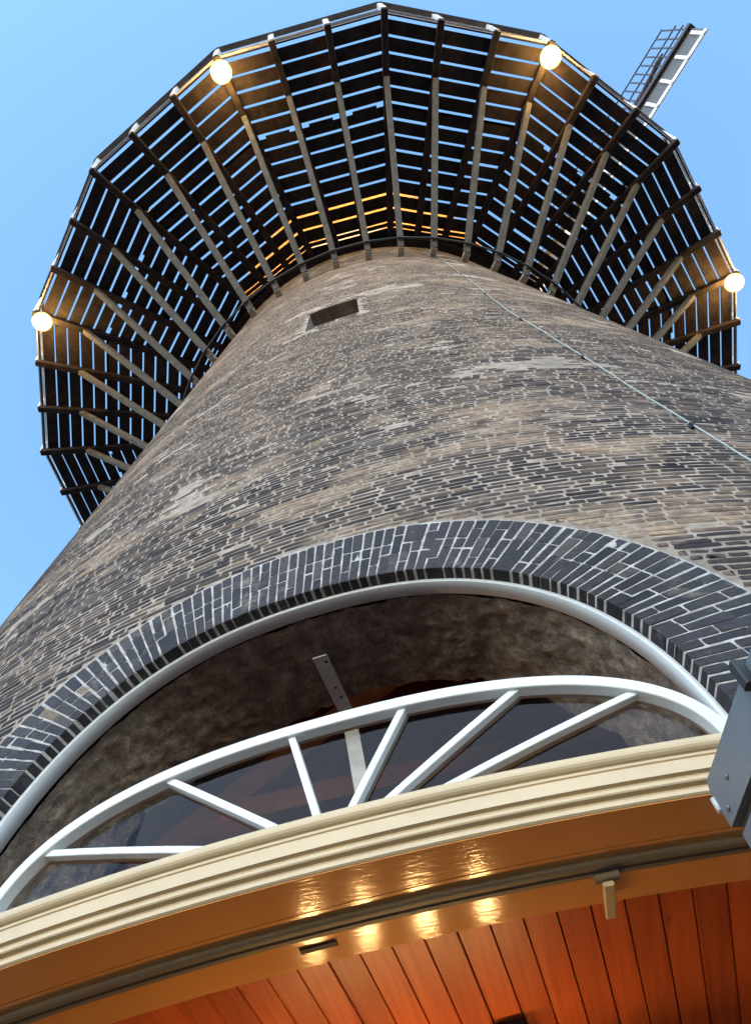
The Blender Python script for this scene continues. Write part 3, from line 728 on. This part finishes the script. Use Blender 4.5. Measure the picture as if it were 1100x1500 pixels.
tube('hub', [HUB-hn*0.45, HUB+hn*0.45], 0.35, M_IRON, sails, 10)
bar('stock', HUB-su*SL, HUB+su*(SL+0.04), 0.22, 0.26, hn, M_LATH, sails, 0.02)
for q in range(2):
    u = su*(1 if q == 0 else -1); lat = sv*(1 if q == 0 else -1); c = HUB
    bl = empty('sail', *HUB); bl.parent = sails; bl.location = (0, 0, 0); ORG[bl] = ORG[sails]
    lw = 2.1; l0, l1 = 3.0, SL-0.05
    for t in np.arange(l1-0.03, l0, -0.31):
        bar('sail_bar', c+u*t-lat*0.1, c+u*t+lat*lw, 0.042, 0.042, hn, M_LATH, bl)
    for k in (0.30, 0.56, 1.0):
        bar('hem_lath', c+u*l0+lat*lw*k, c+u*(l1+(0.12 if k < 1 else 0.02))+lat*lw*k, 0.042, 0.042, hn, M_LATH, bl)
    ld = unit(-lat+hn*0.10)
    bar('leading_board', c+u*l0+ld*0.50, c+u*l1+ld*0.50, 0.76, 0.022, np.cross(u, ld), M_SAILB, bl)
    bar('white_edge', c+u*l0+ld*1.02, c+u*l1+ld*0.98, 0.17, 0.05, np.cross(u, ld), M_SAILW, bl)
    for t in np.arange(l1-0.16, l0, -0.80):
        bar('board_batten', c+u*t+ld*0.30-hn*0.03, c+u*t+ld*1.10-hn*0.03, 0.11, 0.07, hn, M_SAILW, bl)
    pts = [c+u*(l1-0.85-2.1*k)+lat*(0.85-0.62*k) for k in np.linspace(0, 1, 7)]
    tube('rolled_cloth', pts, 0.08, M_CLOTH, bl, 8, [0.04, 0.11, 0.08, 0.10, 0.09, 0.12, 0.10])

# ------------------------------------------------------------------ lightning conductor on the wall
zs = np.linspace(-1.55, 17.6, 60)
ca = 0.2771*RS
cab = empty('conductor_cable', *W(ca, -ZO, 0.02), 'pale green cable running up the brick wall to the gallery', 'cable')
def cs_(z): return ca+0.060*max(0.0, z-7.5)+0.010*math.sin(z*1.3)+0.004*math.sin(z*4.1)
tube('cable', [W(cs_(z), z, 0.020) for z in zs], 0.0045, M_CABLE, cab, 8)
for z in (2.2, 3.45, 5.2, 7.0, 9.0, 11.5, 14.0):
    V = [W(cs_(z)+ds, z+dz_, o_) for dz_ in (-0.018, 0.018) for ds, o_ in ((-0.011, 0.0), (0.011, 0.0), (0.008, 0.028), (-0.008, 0.028))]
    mk('clip', V, BOXF, M_IRON, cab)

# ------------------------------------------------------------------ ground
mk('ground', [(-400, -400, -ZO), (400, -400, -ZO), (400, 400, -ZO), (-400, 400, -ZO)], [(0, 1, 2, 3)], M_GROUND)
tag(bpy.data.objects['ground'], kind='structure')
# dim bulb above the lower floor, inside the tower
il = empty('interior_lamp', -1.6, -2.2, 3.3, 'dim bulb hanging inside the tower behind the fanlight', 'lamp')
tube('cord', [(-1.6, -2.2, 3.3), (-1.6, -2.2, 2.9)], 0.006, M_IRON, il, 6)
globe('bulb', (-1.6, -2.2, 2.86), 0.04, M_BULB, il, 12, 8)
point('interior_light', (-1.6, -2.2, 2.78), 14, (1.0, 0.5, 0.2), 0.04)
